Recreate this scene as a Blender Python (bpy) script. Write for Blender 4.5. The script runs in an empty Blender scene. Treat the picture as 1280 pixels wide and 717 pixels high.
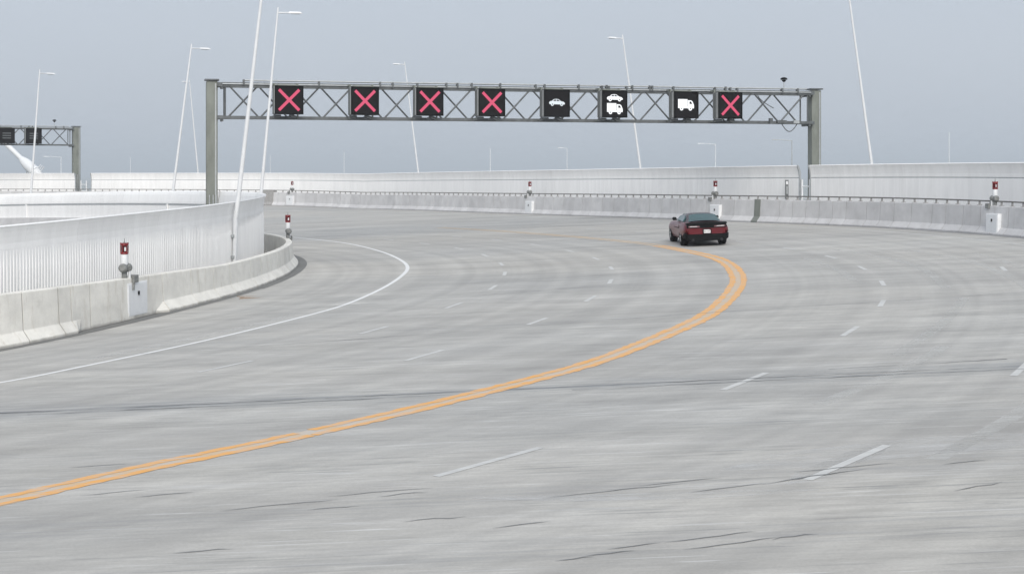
import bpy, bmesh, math, random
from mathutils import Vector, Matrix
from mathutils.geometry import delaunay_2d_cdt
random.seed(7)
S = bpy.context.scene
COL = S.collection
R = math.radians

# ------------------------------------------------------------------ camera
cam_d = bpy.data.cameras.new('camera'); cam = bpy.data.objects.new('camera', cam_d); COL.objects.link(cam)
cam.location = (0, 0, 3.99); cam.rotation_euler = (R(90), 0, 0)
cam_d.sensor_width = 36; cam_d.lens = 52.03; cam_d.shift_y = -0.1105
cam_d.clip_start = .1; cam_d.clip_end = 20000
S.camera = cam

# ------------------------------------------------------------------ sky and sun (bright overcast)
SUN_EL, SUN_AZ = 35, 176          # azimuth clockwise from +Y
w = bpy.data.worlds.new('World'); S.world = w; w.use_nodes = True
nt = w.node_tree; nt.nodes.clear()
out = nt.nodes.new('ShaderNodeOutputWorld'); bg = nt.nodes.new('ShaderNodeBackground')
sky = nt.nodes.new('ShaderNodeTexSky'); sky.sky_type = 'NISHITA'; sky.sun_disc = False
sky.sun_elevation = R(SUN_EL); sky.sun_rotation = R(SUN_AZ); sky.dust_density = 4; sky.air_density = 1
tc = nt.nodes.new('ShaderNodeTexCoord')
mp = nt.nodes.new('ShaderNodeMapping'); mp.inputs['Scale'].default_value = (1, 1, 3.2)
nz = nt.nodes.new('ShaderNodeTexNoise'); nz.inputs['Scale'].default_value = 2.2; nz.inputs['Detail'].default_value = 4
cr = nt.nodes.new('ShaderNodeValToRGB')
cr.color_ramp.elements[0].position = .3; cr.color_ramp.elements[0].color = (3.33, 3.66, 4.15, 1)
cr.color_ramp.elements[1].position = .7; cr.color_ramp.elements[1].color = (3.50, 3.81, 4.28, 1)
mx = nt.nodes.new('ShaderNodeMix'); mx.data_type = 'RGBA'; mx.inputs['Factor'].default_value = .93
nt.links.new(tc.outputs['Generated'], mp.inputs[0]); nt.links.new(mp.outputs[0], nz.inputs['Vector'])
nt.links.new(nz.outputs['Fac'], cr.inputs[0])
# overcast vault: evenly brighter from the horizon up to the zenith
spz = nt.nodes.new('ShaderNodeSeparateXYZ'); nt.links.new(tc.outputs['Generated'], spz.inputs[0])
mz = nt.nodes.new('ShaderNodeMath'); mz.operation = 'MULTIPLY_ADD'; mz.use_clamp = False; mz.inputs[1].default_value = .34; mz.inputs[2].default_value = 1.0
mz0 = nt.nodes.new('ShaderNodeMath'); mz0.operation = 'MAXIMUM'; mz0.inputs[1].default_value = 0
nt.links.new(spz.outputs['Z'], mz0.inputs[0]); nt.links.new(mz0.outputs[0], mz.inputs[0])
vm = nt.nodes.new('ShaderNodeVectorMath'); vm.operation = 'SCALE'
nt.links.new(cr.outputs[0], vm.inputs[0]); nt.links.new(mz.outputs[0], vm.inputs['Scale'])
nt.links.new(sky.outputs[0], mx.inputs['A']); nt.links.new(vm.outputs[0], mx.inputs['B'])
nt.links.new(mx.outputs['Result'], bg.inputs['Color']); bg.inputs['Strength'].default_value = .09
nt.links.new(bg.outputs[0], out.inputs['Surface'])
sd = bpy.data.lights.new('sun', 'SUN'); sun = bpy.data.objects.new('sun', sd); COL.objects.link(sun)
sd.energy = 1.5; sd.angle = R(40); sd.color = (1, .955, .89)
_az, _el = R(SUN_AZ), R(SUN_EL)
to_sun = Vector((math.sin(_az)*math.cos(_el), math.cos(_az)*math.cos(_el), math.sin(_el)))
sun.rotation_euler = to_sun.to_track_quat('Z', 'Y').to_euler(); sun.location = (30, -30, 60)
S.view_settings.view_transform = 'Standard'; S.view_settings.look = 'None'
S.view_settings.exposure = 0.85; S.view_settings.gamma = 1

# ------------------------------------------------------------------ materials
def new_mat(name):
    m = bpy.data.materials.new(name); m.use_nodes = True
    nt = m.node_tree; b = nt.nodes['Principled BSDF']
    return m, nt, b
def N(nt, t, **kw):
    n = nt.nodes.new('ShaderNode'+t)
    for k, v in kw.items():
        if k in n.inputs: n.inputs[k].default_value = v
        else: setattr(n, k, v)
    return n
def ramp(nt, fac, stops):
    r = nt.nodes.new('ShaderNodeValToRGB'); e = r.color_ramp.elements
    while len(e) < len(stops): e.new(.5)
    for el, (p, c) in zip(e, stops): el.position = p; el.color = (*c, 1) if len(c) == 3 else c
    nt.links.new(fac, r.inputs[0]); return r
def mixc(nt, fac, a, b, mode='MIX'):
    m = nt.nodes.new('ShaderNodeMix'); m.data_type = 'RGBA'; m.blend_type = mode
    for k, v in (('Factor', fac), ('A', a), ('B', b)):
        i = m.inputs[k] if k == 'Factor' else [x for x in m.inputs if x.name == k and x.type == 'RGBA'][0]
        if hasattr(v, 'links'): nt.links.new(v, i)
        else: i.default_value = v if k == 'Factor' else (*v, 1)
    return [o for o in m.outputs if o.type == 'RGBA'][0]
def math_n(nt, op, a, b=None, clamp=False):
    n = nt.nodes.new('ShaderNodeMath'); n.operation = op; n.use_clamp = clamp
    for i, v in enumerate((a, b)):
        if v is None: continue
        if hasattr(v, 'links'): nt.links.new(v, n.inputs[i])
        else: n.inputs[i].default_value = v
    return n.outputs[0]
def world_pos(nt, scale=(1, 1, 1), rot=(0, 0, 0)):
    g = nt.nodes.new('ShaderNodeNewGeometry'); mp = nt.nodes.new('ShaderNodeMapping')
    mp.inputs['Scale'].default_value = scale; mp.inputs['Rotation'].default_value = rot
    nt.links.new(g.outputs['Position'], mp.inputs[0]); return mp.outputs[0]
def noise(nt, vec, scale, detail=4, rough=.55):
    n = nt.nodes.new('ShaderNodeTexNoise'); n.inputs['Scale'].default_value = scale
    n.inputs['Detail'].default_value = detail; n.inputs['Roughness'].default_value = rough
    nt.links.new(vec, n.inputs['Vector']); return n.outputs['Fac']
def simple(name, col, rough=.5, metal=0, var=.12, scale=3, stretch=(1, 1, 1), coat=0):
    m, nt, b = new_mat(name)
    f = noise(nt, world_pos(nt, stretch), scale, 5)
    c0 = tuple(x*(1-var) for x in col); c1 = tuple(min(1, x*(1+var)) for x in col)
    r = ramp(nt, f, [(.3, c0), (.7, c1)])
    nt.links.new(r.outputs[0], b.inputs['Base Color'])
    b.inputs['Roughness'].default_value = rough; b.inputs['Metallic'].default_value = metal
    b.inputs['Coat Weight'].default_value = coat
    if max(col) < .02 and rough > .4: b.inputs['Specular IOR Level'].default_value = .12
    return m
def emit(name, col, s=1):
    m, nt, b = new_mat(name)
    b.inputs['Base Color'].default_value = (*[x*.25 for x in col], 1)
    b.inputs['Emission Color'].default_value = (*col, 1); b.inputs['Emission Strength'].default_value = s
    f = noise(nt, world_pos(nt), 60, 2)
    r = ramp(nt, f, [(.3, tuple(x*.88 for x in col)), (.7, tuple(min(1, x*1.05) for x in col))])
    nt.links.new(r.outputs[0], b.inputs['Emission Color'])
    return m

def road_mat():
    m, nt, b = new_mat('road_concrete')
    rot = (0, 0, R(-2.2))
    fine = noise(nt, world_pos(nt, (1.1, 9.5, 1), rot), 1.0, 10, .72)
    wide = noise(nt, world_pos(nt, (.13, .85, 1), rot), 1.0, 8, .66)
    zone = noise(nt, world_pos(nt, (.07, .33, 1), (0, 0, R(-4))), 1.0, 5, .6)
    big = noise(nt, world_pos(nt, (.05, .09, 1), rot), 1.0, 4)
    mott = noise(nt, world_pos(nt, (1.0, 2.6, 1), (0, 0, R(-6))), 1.0, 9, .75)
    grit = noise(nt, world_pos(nt), 26, 4, .75)
    wisp = noise(nt, world_pos(nt, (.30, 3.4, 1), (0, 0, R(-5))), 1.0, 8, .72)
    scr = noise(nt, world_pos(nt, (.55, 15, 1), (0, 0, R(-3))), 1.0, 5, .6)
    scr2 = noise(nt, world_pos(nt, (.5, 12, 1), (0, 0, R(-7))), 1.0, 5, .6)
    mask = ramp(nt, zone, [(.42, (.12,)*3), (.60, (1,)*3)]).outputs[0]
    base = ramp(nt, wide, [(.30, (.338, .330, .313)), (.5, (.400, .391, .371)), (.70, (.465, .455, .434))]).outputs[0]
    base = mixc(nt, .85, base, ramp(nt, zone, [(.34, (.86, .86, .865)), (.5, (1, 1, 1)), (.66, (1.12, 1.12, 1.11))]).outputs[0], 'MULTIPLY')
    base = mixc(nt, math_n(nt, 'MULTIPLY', mask, .8), base, ramp(nt, fine, [(.3, (.76, .76, .76)), (.5, (1, 1, 1)), (.70, (1.18, 1.18, 1.18))]).outputs[0], 'MULTIPLY')
    base = mixc(nt, .75, base, ramp(nt, mott, [(.3, (.87, .87, .875)), (.7, (1.12, 1.12, 1.11))]).outputs[0], 'MULTIPLY')
    base = mixc(nt, .9, base, ramp(nt, big, [(.3, (.93, .94, .955)), (.7, (1.07, 1.05, 1.02))]).outputs[0], 'MULTIPLY')
    base = mixc(nt, .6, base, ramp(nt, grit, [(.3, (.86, .86, .86)), (.7, (1.12, 1.12, 1.12))]).outputs[0], 'MULTIPLY')
    dark = ramp(nt, wisp, [(.59, (0, 0, 0)), (.72, (1, 1, 1))]).outputs[0]
    base = mixc(nt, math_n(nt, 'MULTIPLY', math_n(nt, 'MULTIPLY', dark, mask), .6), base, (.22, .225, .225))
    light = ramp(nt, wisp, [(.28, (1, 1, 1)), (.40, (0, 0, 0))]).outputs[0]
    base = mixc(nt, math_n(nt, 'MULTIPLY', light, .4), base, (.60, .60, .59))
    base = mixc(nt, math_n(nt, 'MULTIPLY', ramp(nt, scr, [(.60, (0, 0, 0)), (.68, (1, 1, 1))]).outputs[0], .55), base, (.62, .62, .61))
    base = mixc(nt, math_n(nt, 'MULTIPLY', math_n(nt, 'MULTIPLY', ramp(nt, scr2, [(.59, (0, 0, 0)), (.68, (1, 1, 1))]).outputs[0], mask), .7), base, (.20, .205, .205))
    # wear and rubber that follow the lanes: soft rings round the centre of the bend
    g0 = nt.nodes.new('ShaderNodeNewGeometry'); dv = nt.nodes.new('ShaderNodeVectorMath'); dv.operation = 'DISTANCE'; dv.inputs[1].default_value = (-36.2, 49.4, 0)
    fl = nt.nodes.new('ShaderNodeVectorMath'); fl.operation = 'MULTIPLY'; fl.inputs[1].default_value = (1, 1, 0)
    nt.links.new(g0.outputs['Position'], fl.inputs[0]); nt.links.new(fl.outputs[0], dv.inputs[0])
    n1 = nt.nodes.new('ShaderNodeTexNoise'); n1.noise_dimensions = '1D'; n1.inputs['Scale'].default_value = 1.3; n1.inputs['Detail'].default_value = 4
    nt.links.new(dv.outputs['Value'], n1.inputs['W'])
    ring = math_n(nt, 'MULTIPLY', ramp(nt, n1.outputs['Fac'], [(.3, (0, 0, 0)), (.7, (1, 1, 1))]).outputs[0], 1.0)
    base = mixc(nt, .55, base, ramp(nt, ring, [(0, (.84, .84, .845)), (1, (1.13, 1.13, 1.125))]).outputs[0], 'MULTIPLY')
    # grime smeared along the two transverse joints (fixed lines across the deck)
    g = nt.nodes.new('ShaderNodeNewGeometry'); sp = nt.nodes.new('ShaderNodeSeparateXYZ'); nt.links.new(g.outputs['Position'], sp.inputs[0])
    for (y0, k, half, amt, col) in ((24.92, .0325, .95, .75, (.18, .195, .21)), (34.35, .18, .6, .3, (.26, .265, .27)), (17.3, .16, .9, .4, (.24, .245, .255)), (14.7, .12, .8, .45, (.24, .245, .255)), (20.9, .05, .9, .3, (.27, .275, .275))):
        d = math_n(nt, 'SUBTRACT', sp.outputs['Y'], math_n(nt, 'ADD', math_n(nt, 'MULTIPLY', sp.outputs['X'], k), y0))
        d = math_n(nt, 'ABSOLUTE', d)
        band = math_n(nt, 'SUBTRACT', 1.0, math_n(nt, 'DIVIDE', d, half), True)
        st = ramp(nt, noise(nt, world_pos(nt, (.22, 7, 1), (0, 0, -math.atan(k))), 1.0, 5, .7), [(.42, (0, 0, 0)), (.62, (1, 1, 1))]).outputs[0]
        base = mixc(nt, math_n(nt, 'MULTIPLY', math_n(nt, 'MULTIPLY', band, st), amt), base, col)
    nt.links.new(base, b.inputs['Base Color'])
    b.inputs['Roughness'].default_value = .82
    bp = nt.nodes.new('ShaderNodeBump'); bp.inputs['Strength'].default_value = .35; bp.inputs['Distance'].default_value = .01
    nt.links.new(fine, bp.inputs['Height']); nt.links.new(bp.outputs[0], b.inputs['Normal'])
    return m
def concrete_mat(name, c, warm=0, stain=.35, splash=0):
    m, nt, b = new_mat(name)
    oi = nt.nodes.new('ShaderNodeObjectInfo')
    f = noise(nt, world_pos(nt), 1.6, 6, .62)
    s = noise(nt, world_pos(nt, (2.2, 2.2, .35)), 2.0, 5, .65)
    g = noise(nt, world_pos(nt), 28, 3, .7)
    base = ramp(nt, f, [(.3, tuple(x*.88 for x in c)), (.7, tuple(x*1.1 for x in c))]).outputs[0]
    base = mixc(nt, .3, base, ramp(nt, g, [(.3, (.85,)*3), (.7, (1.12,)*3)]).outputs[0], 'MULTIPLY')
    base = mixc(nt, 1.0, base, ramp(nt, oi.outputs['Random'], [(0, (.91, .91, .91)), (1, (1.06, 1.06, 1.055))]).outputs[0], 'MULTIPLY')
    sm = ramp(nt, s, [(.56, (0, 0, 0)), (.75, (1, 1, 1))]).outputs[0]
    base = mixc(nt, math_n(nt, 'MULTIPLY', sm, stain), base, (c[0]*.62+warm*.04, c[1]*.6+warm*.02, c[2]*.56))
    if splash:
        t = nt.nodes.new('ShaderNodeTexCoord'); sz = nt.nodes.new('ShaderNodeSeparateXYZ'); nt.links.new(t.outputs['Object'], sz.inputs[0])
        hgt = math_n(nt, 'ADD', sz.outputs['Z'], math_n(nt, 'MULTIPLY', math_n(nt, 'SUBTRACT', noise(nt, world_pos(nt), 2.5, 5, .7), .5), .16))
        k = math_n(nt, 'SUBTRACT', 1.0, math_n(nt, 'DIVIDE', hgt, .085), True)
        base = mixc(nt, math_n(nt, 'MULTIPLY', k, splash), base, (.22, .21, .19))
        k2 = ramp(nt, noise(nt, world_pos(nt, (5, 5, .22)), 2.2, 6, .75), [(.60, (0, 0, 0)), (.70, (1, 1, 1))]).outputs[0]
        base = mixc(nt, math_n(nt, 'MULTIPLY', k2, splash*.8), base, tuple(x*.55 for x in c))
        k3 = ramp(nt, noise(nt, world_pos(nt, (1.1, 1.1, 1.6)), 1.7, 6, .75), [(.57, (0, 0, 0)), (.66, (1, 1, 1))]).outputs[0]
        base = mixc(nt, math_n(nt, 'MULTIPLY', k3, splash*.55), base, (c[0]*.72, c[1]*.71, c[2]*.69))
    nt.links.new(base, b.inputs['Base Color']); b.inputs['Roughness'].default_value = .85
    bp = nt.nodes.new('ShaderNodeBump'); bp.inputs['Strength'].default_value = .3; bp.inputs['Distance'].default_value = .01
    nt.links.new(g, bp.inputs['Height']); nt.links.new(bp.outputs[0], b.inputs['Normal'])
    return m
def paint_mat(name, c, worn=.5, lo=.45, hi=.65):
    m, nt, b = new_mat(name)
    f = noise(nt, world_pos(nt, (.8, 5, 1)), 2.2, 6, .7)
    a = ramp(nt, f, [(lo, (0, 0, 0)), (hi, (1, 1, 1))]).outputs[0]
    base = mixc(nt, math_n(nt, 'MULTIPLY', a, worn), c, (.47, .47, .46))
    nt.links.new(base, b.inputs['Base Color']); b.inputs['Roughness'].default_value = .7
    return m
def ghost_mat(name, c, amt):
    m, nt, b = new_mat(name)
    b.inputs['Base Color'].default_value = (*c, 1); b.inputs['Roughness'].default_value = .8
    f = noise(nt, world_pos(nt, (.6, 2.5, 1)), 1.1, 5, .65)
    a = ramp(nt, f, [(.36, (0, 0, 0)), (.66, (amt,)*3)]).outputs[0]
    nt.links.new(a, b.inputs['Alpha'])
    return m
def white_panel_mat(name='white_panel', c=(.92, .92, .915)):
    m, nt, b = new_mat(name)
    oi = nt.nodes.new('ShaderNodeObjectInfo')
    s = noise(nt, world_pos(nt, (1.6, 1.6, .25)), 2.0, 5, .6)
    base = ramp(nt, s, [(.35, c), (.75, tuple(x*.9 for x in c))]).outputs[0]
    base = mixc(nt, 1.0, base, ramp(nt, oi.outputs['Random'], [(0, (.955,)*3), (1, (1.02,)*3)]).outputs[0], 'MULTIPLY')
    nt.links.new(base, b.inputs['Base Color']); b.inputs['Roughness'].default_value = .45
    return m
M = dict(
    road=road_mat(),
    barrier_l=concrete_mat('barrier_concrete', (.72, .705, .66), 1, .7, .6),
    barrier_r=concrete_mat('grey_barrier_concrete', (.55, .548, .555), 0, .2, .32),
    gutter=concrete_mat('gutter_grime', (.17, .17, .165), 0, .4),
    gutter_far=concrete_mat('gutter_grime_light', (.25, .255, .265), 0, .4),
    island=concrete_mat('island_asphalt', (.2, .2, .205), 0, .3),
    panel=white_panel_mat(),
    white=simple('white_paint', (.70, .715, .73), .45, 0, .04, 6),
    white2=simple('white_enamel', (.78, .79, .8), .35, 0, .06, 9),
    seam=simple('dark_seam', (.22, .225, .23), .8),
    line=paint_mat('white_line_paint', (.60, .60, .58), .9, .36, .60),
    edge=paint_mat('edge_line_paint', (.74, .74, .73), .55, .50, .72),
    yellow=paint_mat('amber_line_paint', (.74, .375, .10), .8, .45, .68),
    yellow_worn=paint_mat('worn_amber_line_paint', (.66, .46, .25), .85, .40, .66),
    line_worn=ghost_mat('erased_line', (.62, .62, .60), .6),
    yellow_ghost=paint_mat('amber_smear', (.60, .40, .20), .85, .36, .60),
    patch=ghost_mat('pale_smear', (.64, .64, .63), .6),
    crack=simple('dark_crack', (.18, .185, .19), .9),  # dark grey of the cracks themselves
    joint=ghost_mat('joint_sealant', (.08, .09, .10), .8),
    steel=simple('galvanised_steel', (.20, .213, .19), .55, .2, .18, 2.5, (1, 1, .4)),
    steel_d=simple('dark_galvanised_steel', (.125, .135, .14), .5, .3, .25, 5),
    steel_l=simple('pale_galvanised_steel', (.42, .44, .45), .45, .3, .12, 5),
    rail=simple('rail_steel', (.17, .165, .16), .6, .3, .2, 8),
    post=simple('rail_post_steel', (.36, .35, .34), .6, .2, .2, 8),
    red=simple('red_lantern_paint', (.19, .012, .015), .4, 0, .15, 9),
    redlens=simple('red_lens', (.05, .005, .008), .2, 0, .15, 9),
    grey=simple('grey_fittings', (.2, .205, .2), .6, .1, .35, 14),
    black=simple('black_plastic', (.007, .0075, .008), .7, 0, .2, 9),
    screen=simple('unlit_screen', (.012, .011, .012), .6, 0, .3, 30),
    housing=simple('sign_housing', (.2, .205, .2), .5, .2, .12, 4, (6, 6, .5)),
    redx=emit('lit_red_pixels', (.70, .085, .175), .46),
    lit=emit('lit_white_pixels', (.88, .91, .94), .60),
    lit_dim=emit('dim_white_pixels', (.66, .72, .76), .55),
    carred=simple('dark_red_car_paint', (.115, .003, .009), .32, .2, .1, 4, coat=.2),
    carroof=simple('black_roof_paint', (.03, .006, .009), .3, .2, .1, 4, coat=.2),
    tyre=simple('tyre_rubber', (.012, .012, .013), .8),
    rim=simple('dark_alloy', (.05, .05, .055), .35, .7),
    glass=simple('car_glass', (.016, .062, .066), .12, 0, .2, 2),
    lens=simple('tail_lens', (.22, .12, .13), .2, 0, .2, 9),
    plate=simple('plate_white', (.75, .74, .74), .4, 0, .03),
    land=concrete_mat('distant_ground', (.30, .32, .30), 0, .3),
    stick=simple('dry_straw', (.22, .13, .06), .9),
    hazed_post=simple('haze_paled_steel', (.62, .65, .68), .5),  # steel paled in its colour to look faded by haze
)

# ------------------------------------------------------------------ helpers
def zs(x, y):
    """road surface height: cross-fall, gentle climb and the warp of the bank beyond the bend"""
    t = min(1, max(0, (y-90)/35)); t = t*t*(3-2*t)
    return .0416*x + .0143*y + .035*max(0, -x-12)*t

class MB:
    def __init__(s): s.v = []; s.f = []; s.m = []; s.mats = []; s.smooth = []
    def mi(s, mat):
        if mat not in s.mats: s.mats.append(mat)
        return s.mats.index(mat)
    def add(s, vs, fs, mat, smooth=False):
        o = len(s.v); i = s.mi(mat); s.v += [Vector(v) for v in vs]
        for f in fs: s.f.append([k+o for k in f]); s.m.append(i); s.smooth.append(smooth)
    def box(s, c, size, mat, mtx=None, bevel=0):
        hx, hy, hz = (d/2 for d in size)
        vs = [Vector((x*hx, y*hy, z*hz)) for z in (-1, 1) for y in (-1, 1) for x in (-1, 1)]
        c = Vector(c)
        vs = [(mtx @ v if mtx else v)+c for v in vs]
        s.add(vs, [(0, 2, 3, 1), (4, 5, 7, 6), (0, 1, 5, 4), (2, 6, 7, 3), (0, 4, 6, 2), (1, 3, 7, 5)], mat)
    def tube(s, p, q, r0, r1=None, mat=None, n=10, caps=True):
        p, q = Vector(p), Vector(q); r1 = r0 if r1 is None else r1
        d = (q-p).normalized(); a = d.orthogonal().normalized(); b = d.cross(a)
        vs = []
        for c, r in ((p, r0), (q, r1)):
            for k in range(n):
                t = 2*math.pi*k/n; vs.append(c+a*(r*math.cos(t))+b*(r*math.sin(t)))
        s.add(vs, [(k, (k+1) % n, n+(k+1) % n, n+k) for k in range(n)], mat, True)
        if caps: s.add(vs, [tuple(range(n-1, -1, -1)), tuple(range(n, 2*n))], mat)
    def path(s, pts, r, mat, n=8):
        for a, b in zip(pts, pts[1:]): s.tube(a, b, r, r, mat, n)
    def lathe(s, c, prof, mat, n=16, axis=Vector((0, 0, 1))):
        c = Vector(c); a = axis.orthogonal().normalized(); b = axis.cross(a); vs = []
        for (r, h) in prof:
            for k in range(n):
                t = 2*math.pi*k/n; vs.append(c+axis*h+a*(r*math.cos(t))+b*(r*math.sin(t)))
        fs = [(i*n+k, i*n+(k+1) % n, (i+1)*n+(k+1) % n, (i+1)*n+k) for i in range(len(prof)-1) for k in range(n)]
        s.add(vs, fs, mat, True)
        s.add(vs, [tuple(range(n-1, -1, -1)), tuple(range((len(prof)-1)*n, len(prof)*n))], mat)
    def build(s, name, parent=None, origin=(0, 0, 0), bevel=0, world=True):
        """one mesh object; vertices were given in world space, or in the parent's space when world=False"""
        o0 = Vector(origin); me = bpy.data.meshes.new(name)
        me.from_pydata([tuple(v-o0) for v in s.v], [], s.f); me.validate()
        for m in s.mats: me.materials.append(m)
        if len(me.polygons) == len(s.f):
            me.polygons.foreach_set('material_index', s.m); me.polygons.foreach_set('use_smooth', s.smooth)
        me.update()
        ob = bpy.data.objects.new(name, me); COL.objects.link(ob); ob.location = o0
        if parent:
            ob.parent = parent
            if world: ob.matrix_parent_inverse = mw(parent).inverted()
        if bevel:
            b = ob.modifiers.new('bevel', 'BEVEL'); b.width = bevel; b.segments = 2; b.limit_method = 'ANGLE'
        return ob
def mw(o):
    m = Matrix.LocRotScale(o.location, o.rotation_euler, o.scale)
    if o.parent: m = mw(o.parent) @ o.matrix_parent_inverse @ m
    return m
def tag(o, label=None, cat=None, group=None, kind=None):
    for k, v in (('label', label), ('category', cat), ('group', group), ('kind', kind)):
        if v: o[k] = v
    return o
def thing(name, loc, label, cat, group=None, rz=0):
    o = bpy.data.objects.new(name, None); COL.objects.link(o); o.location = loc; o.rotation_euler = (0, 0, rz)
    o.empty_display_size = .3
    return tag(o, label, cat, group)
def copy_tree(o, parent=None):
    c = o.copy(); COL.objects.link(c)
    if parent: c.parent = parent
    for ch in o.children: copy_tree(ch, c)
    return c

class Curve:
    def __init__(s, pts, step=.25):
        P = [Vector((*p, 0)) for p in pts]; P = [2*P[0]-P[1]]+P+[2*P[-1]-P[-2]]
        d = []
        for i in range(1, len(P)-2):
            for k in range(24):
                t = k/24; a, b, c, e = P[i-1], P[i], P[i+1], P[i+2]
                d.append(.5*((2*b)+(c-a)*t+(2*a-5*b+4*c-e)*t*t+(3*b-a-3*c+e)*t**3))
        d.append(P[-2])
        for _ in range(30):   # smooth away the wobble of hand-set points
            d = [d[0]]+[(d[i-1]+2*d[i]+d[i+1])/4 for i in range(1, len(d)-1)]+[d[-1]]
        L = [0]
        for a, b in zip(d, d[1:]): L.append(L[-1]+(b-a).length)
        s.d, s.L, s.len = d, L, L[-1]
    def at(s, x):
        import bisect
        x = min(max(x, 0), s.len-1e-6); i = min(max(bisect.bisect_right(s.L, x)-1, 0), len(s.d)-2)
        t = (x-s.L[i])/(s.L[i+1]-s.L[i]+1e-12)
        return s.d[i].lerp(s.d[i+1], t)
    def tan(s, x): return (s.at(min(x+.3, s.len))-s.at(max(x-.3, 0))).normalized()
    def right(s, x): t = s.tan(x); return Vector((t.y, -t.x, 0))
    def near(s, x, y):
        p = Vector((x, y, 0)); i = min(range(len(s.d)), key=lambda k: (s.d[k]-p).length_squared); return s.L[i]
    def p3(s, x, n=0, h=0):
        c = s.at(x); p = c+s.right(x)*n; return Vector((p.x, p.y, zs(c.x, c.y)+h))
    def offset(s, n, step=1.0):
        return Curve([tuple((s.at(k*step)+s.right(k*step)*n).xy) for k in range(int(s.len/step)+1)])

def sweep(mb, curve, prof, s0, s1, nseg, mat, caps=True, closed=True):
    """prof: list of (offset to the right, height) or a function of s giving that list"""
    pf = prof if callable(prof) else (lambda s: prof)
    n = len(pf(s0)); vs = []
    for k in range(nseg+1):
        x = s0+(s1-s0)*k/nseg
        vs += [curve.p3(x, a, h) for a, h in pf(x)]
    m = n if closed else n-1
    fs = [(k*n+i, (k+1)*n+i, (k+1)*n+(i+1) % n, k*n+(i+1) % n) for k in range(nseg) for i in range(m)]
    mb.add(vs, fs, mat)
    if caps and closed: mb.add(vs, [tuple(range(n)), tuple(range(nseg*n+n-1, nseg*n-1, -1))], mat)

# ------------------------------------------------------------------ plan lines (metres, camera over the origin)
INNER = Curve([(-26, 20), (-18.5, 24.6), (-15, 28.2), (-12.9, 31.2), (-11.5, 33.9), (-10.55, 36.5), (-9.75, 39.3), (-8.95, 42.7), (-8.33, 46), (-7.98, 50),
               (-7.98, 53.8), (-8.4, 58.2), (-9.4, 62.5), (-11.2, 67), (-13.9, 72.3), (-17.0, 77), (-21, 82), (-26.5, 87.6), (-33, 92.5), (-42, 97), (-56, 101)])
OUTER = Curve([(-80, 139), (-60, 139.5), (-48, 138), (-40, 135.5), (-30, 131.8), (-20.5, 127), (-13.8, 120.3), (-8.4, 112.3), (-1.5, 99.4), (2.96, 91.2), (8, 81.9), (12, 74.1), (14.1, 70.1),
               (15.9, 66.2), (17.6, 61.6), (19.1, 55.5), (19.9, 48), (19.3, 40), (17.3, 32), (14, 24.5), (9.5, 17.5), (4, 10.5), (-3, 3.5), (-10, -2)])
EDGE_IN = Curve([(-17, 20.5), (-12.2, 25.6), (-9.79, 28.3), (-8.85, 29.94), (-6.9, 33.9), (-5.06, 38.9), (-4.45, 41.5), (-3.95, 45.5), (-3.71, 49.6), (-3.76, 53.4), (-4.35, 57.6), (-5.6, 63.2), (-7.7, 70), (-9.7, 74.4),
                 (-11.9, 78.6), (-15.5, 84), (-20.5, 90), (-27, 96), (-36, 101.5), (-50, 106)])
EDGE_OUT = Curve([(-56, 135), (-40, 132.2), (-30, 128.6), (-20, 122.6), (-13, 115), (-3.5, 98.6), (1.2, 90), (6.2, 81), (11.6, 71.5), (14.6, 65.2), (16.35, 60.4), (17.75, 53.5), (18.3, 47), (17.8, 40), (15.8, 32.5)])
YELLOW = Curve([(-12, 11.5), (-8.6, 15.4), (-6.25, 18.05), (-5.5, 18.95), (-4.72, 19.86), (-3.85, 20.75), (-2.35, 22.43), (-1.15, 23.9), (0.0, 25.45), (1.58, 27.8), (3.4, 31.7), (4.88, 35.6), (6.5, 42.5), (7.13, 48.3),
                (7.12, 52.2), (6.66, 55.4), (6.0, 58.9), (5.5, 61), (4.2, 64.7), (2.2, 69.6), (-.6, 75.6), (-4, 82)])

# ------------------------------------------------------------------ ground and road deck
mb = MB(); n = 64
ring = [(r*math.cos(2*math.pi*k/n), r*math.sin(2*math.pi*k/n), -14) for r in (400, 2500, 9000) for k in range(n)]
mb.add([(0, 0, -14)]+ring, [(0, 1+k, 1+(k+1) % n) for k in range(n)]+[(1+j*n+k, 1+(j+1)*n+k, 1+(j+1)*n+(k+1) % n, 1+j*n+(k+1) % n) for j in (0, 1) for k in range(n)], M['land'])
tag(mb.build('ground'), kind='structure')

def fill(outline, step, zf, mat, mb):
    xs = [p[0] for p in outline]; ys = [p[1] for p in outline]
    pts = [Vector(p) for p in outline]; ne = len(pts); edges = [(i, (i+1) % ne) for i in range(ne)]
    y = min(ys)+step*.37
    while y < max(ys):
        x = min(xs)+step*.41
        while x < max(xs): pts.append(Vector((x, y))); x += step
        y += step
    v, _, f, *_ = delaunay_2d_cdt(pts, edges, [], 1, 1e-4)
    v3 = [(p.x, p.y, zf(p.x, p.y)) for p in v]
    f = [t if (v[t[1]]-v[t[0]]).cross(v[t[2]]-v[t[0]]) > 0 else t[::-1] for t in f]
    mb.add(v3, f, mat)
deck_edge = [tuple((OUTER.at(k*1.5)-OUTER.right(k*1.5)*4.2).xy) for k in range(int(OUTER.len/1.5)+1)]
outline = deck_edge+[(-30, -8), (-80, -8)]
mb = MB(); fill(outline, 3.0, zs, M['road'], mb)
road = tag(mb.build('road'), kind='structure')
mb = MB()
for a, b in zip(outline, outline[1:]+outline[:1]):
    mb.add([(a[0], a[1], zs(*a)-.004), (b[0], b[1], zs(*b)-.004), (b[0], b[1], zs(*b)-1.4), (a[0], a[1], zs(*a)-1.4)], [(0, 1, 2, 3)], M['barrier_r'])
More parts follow.
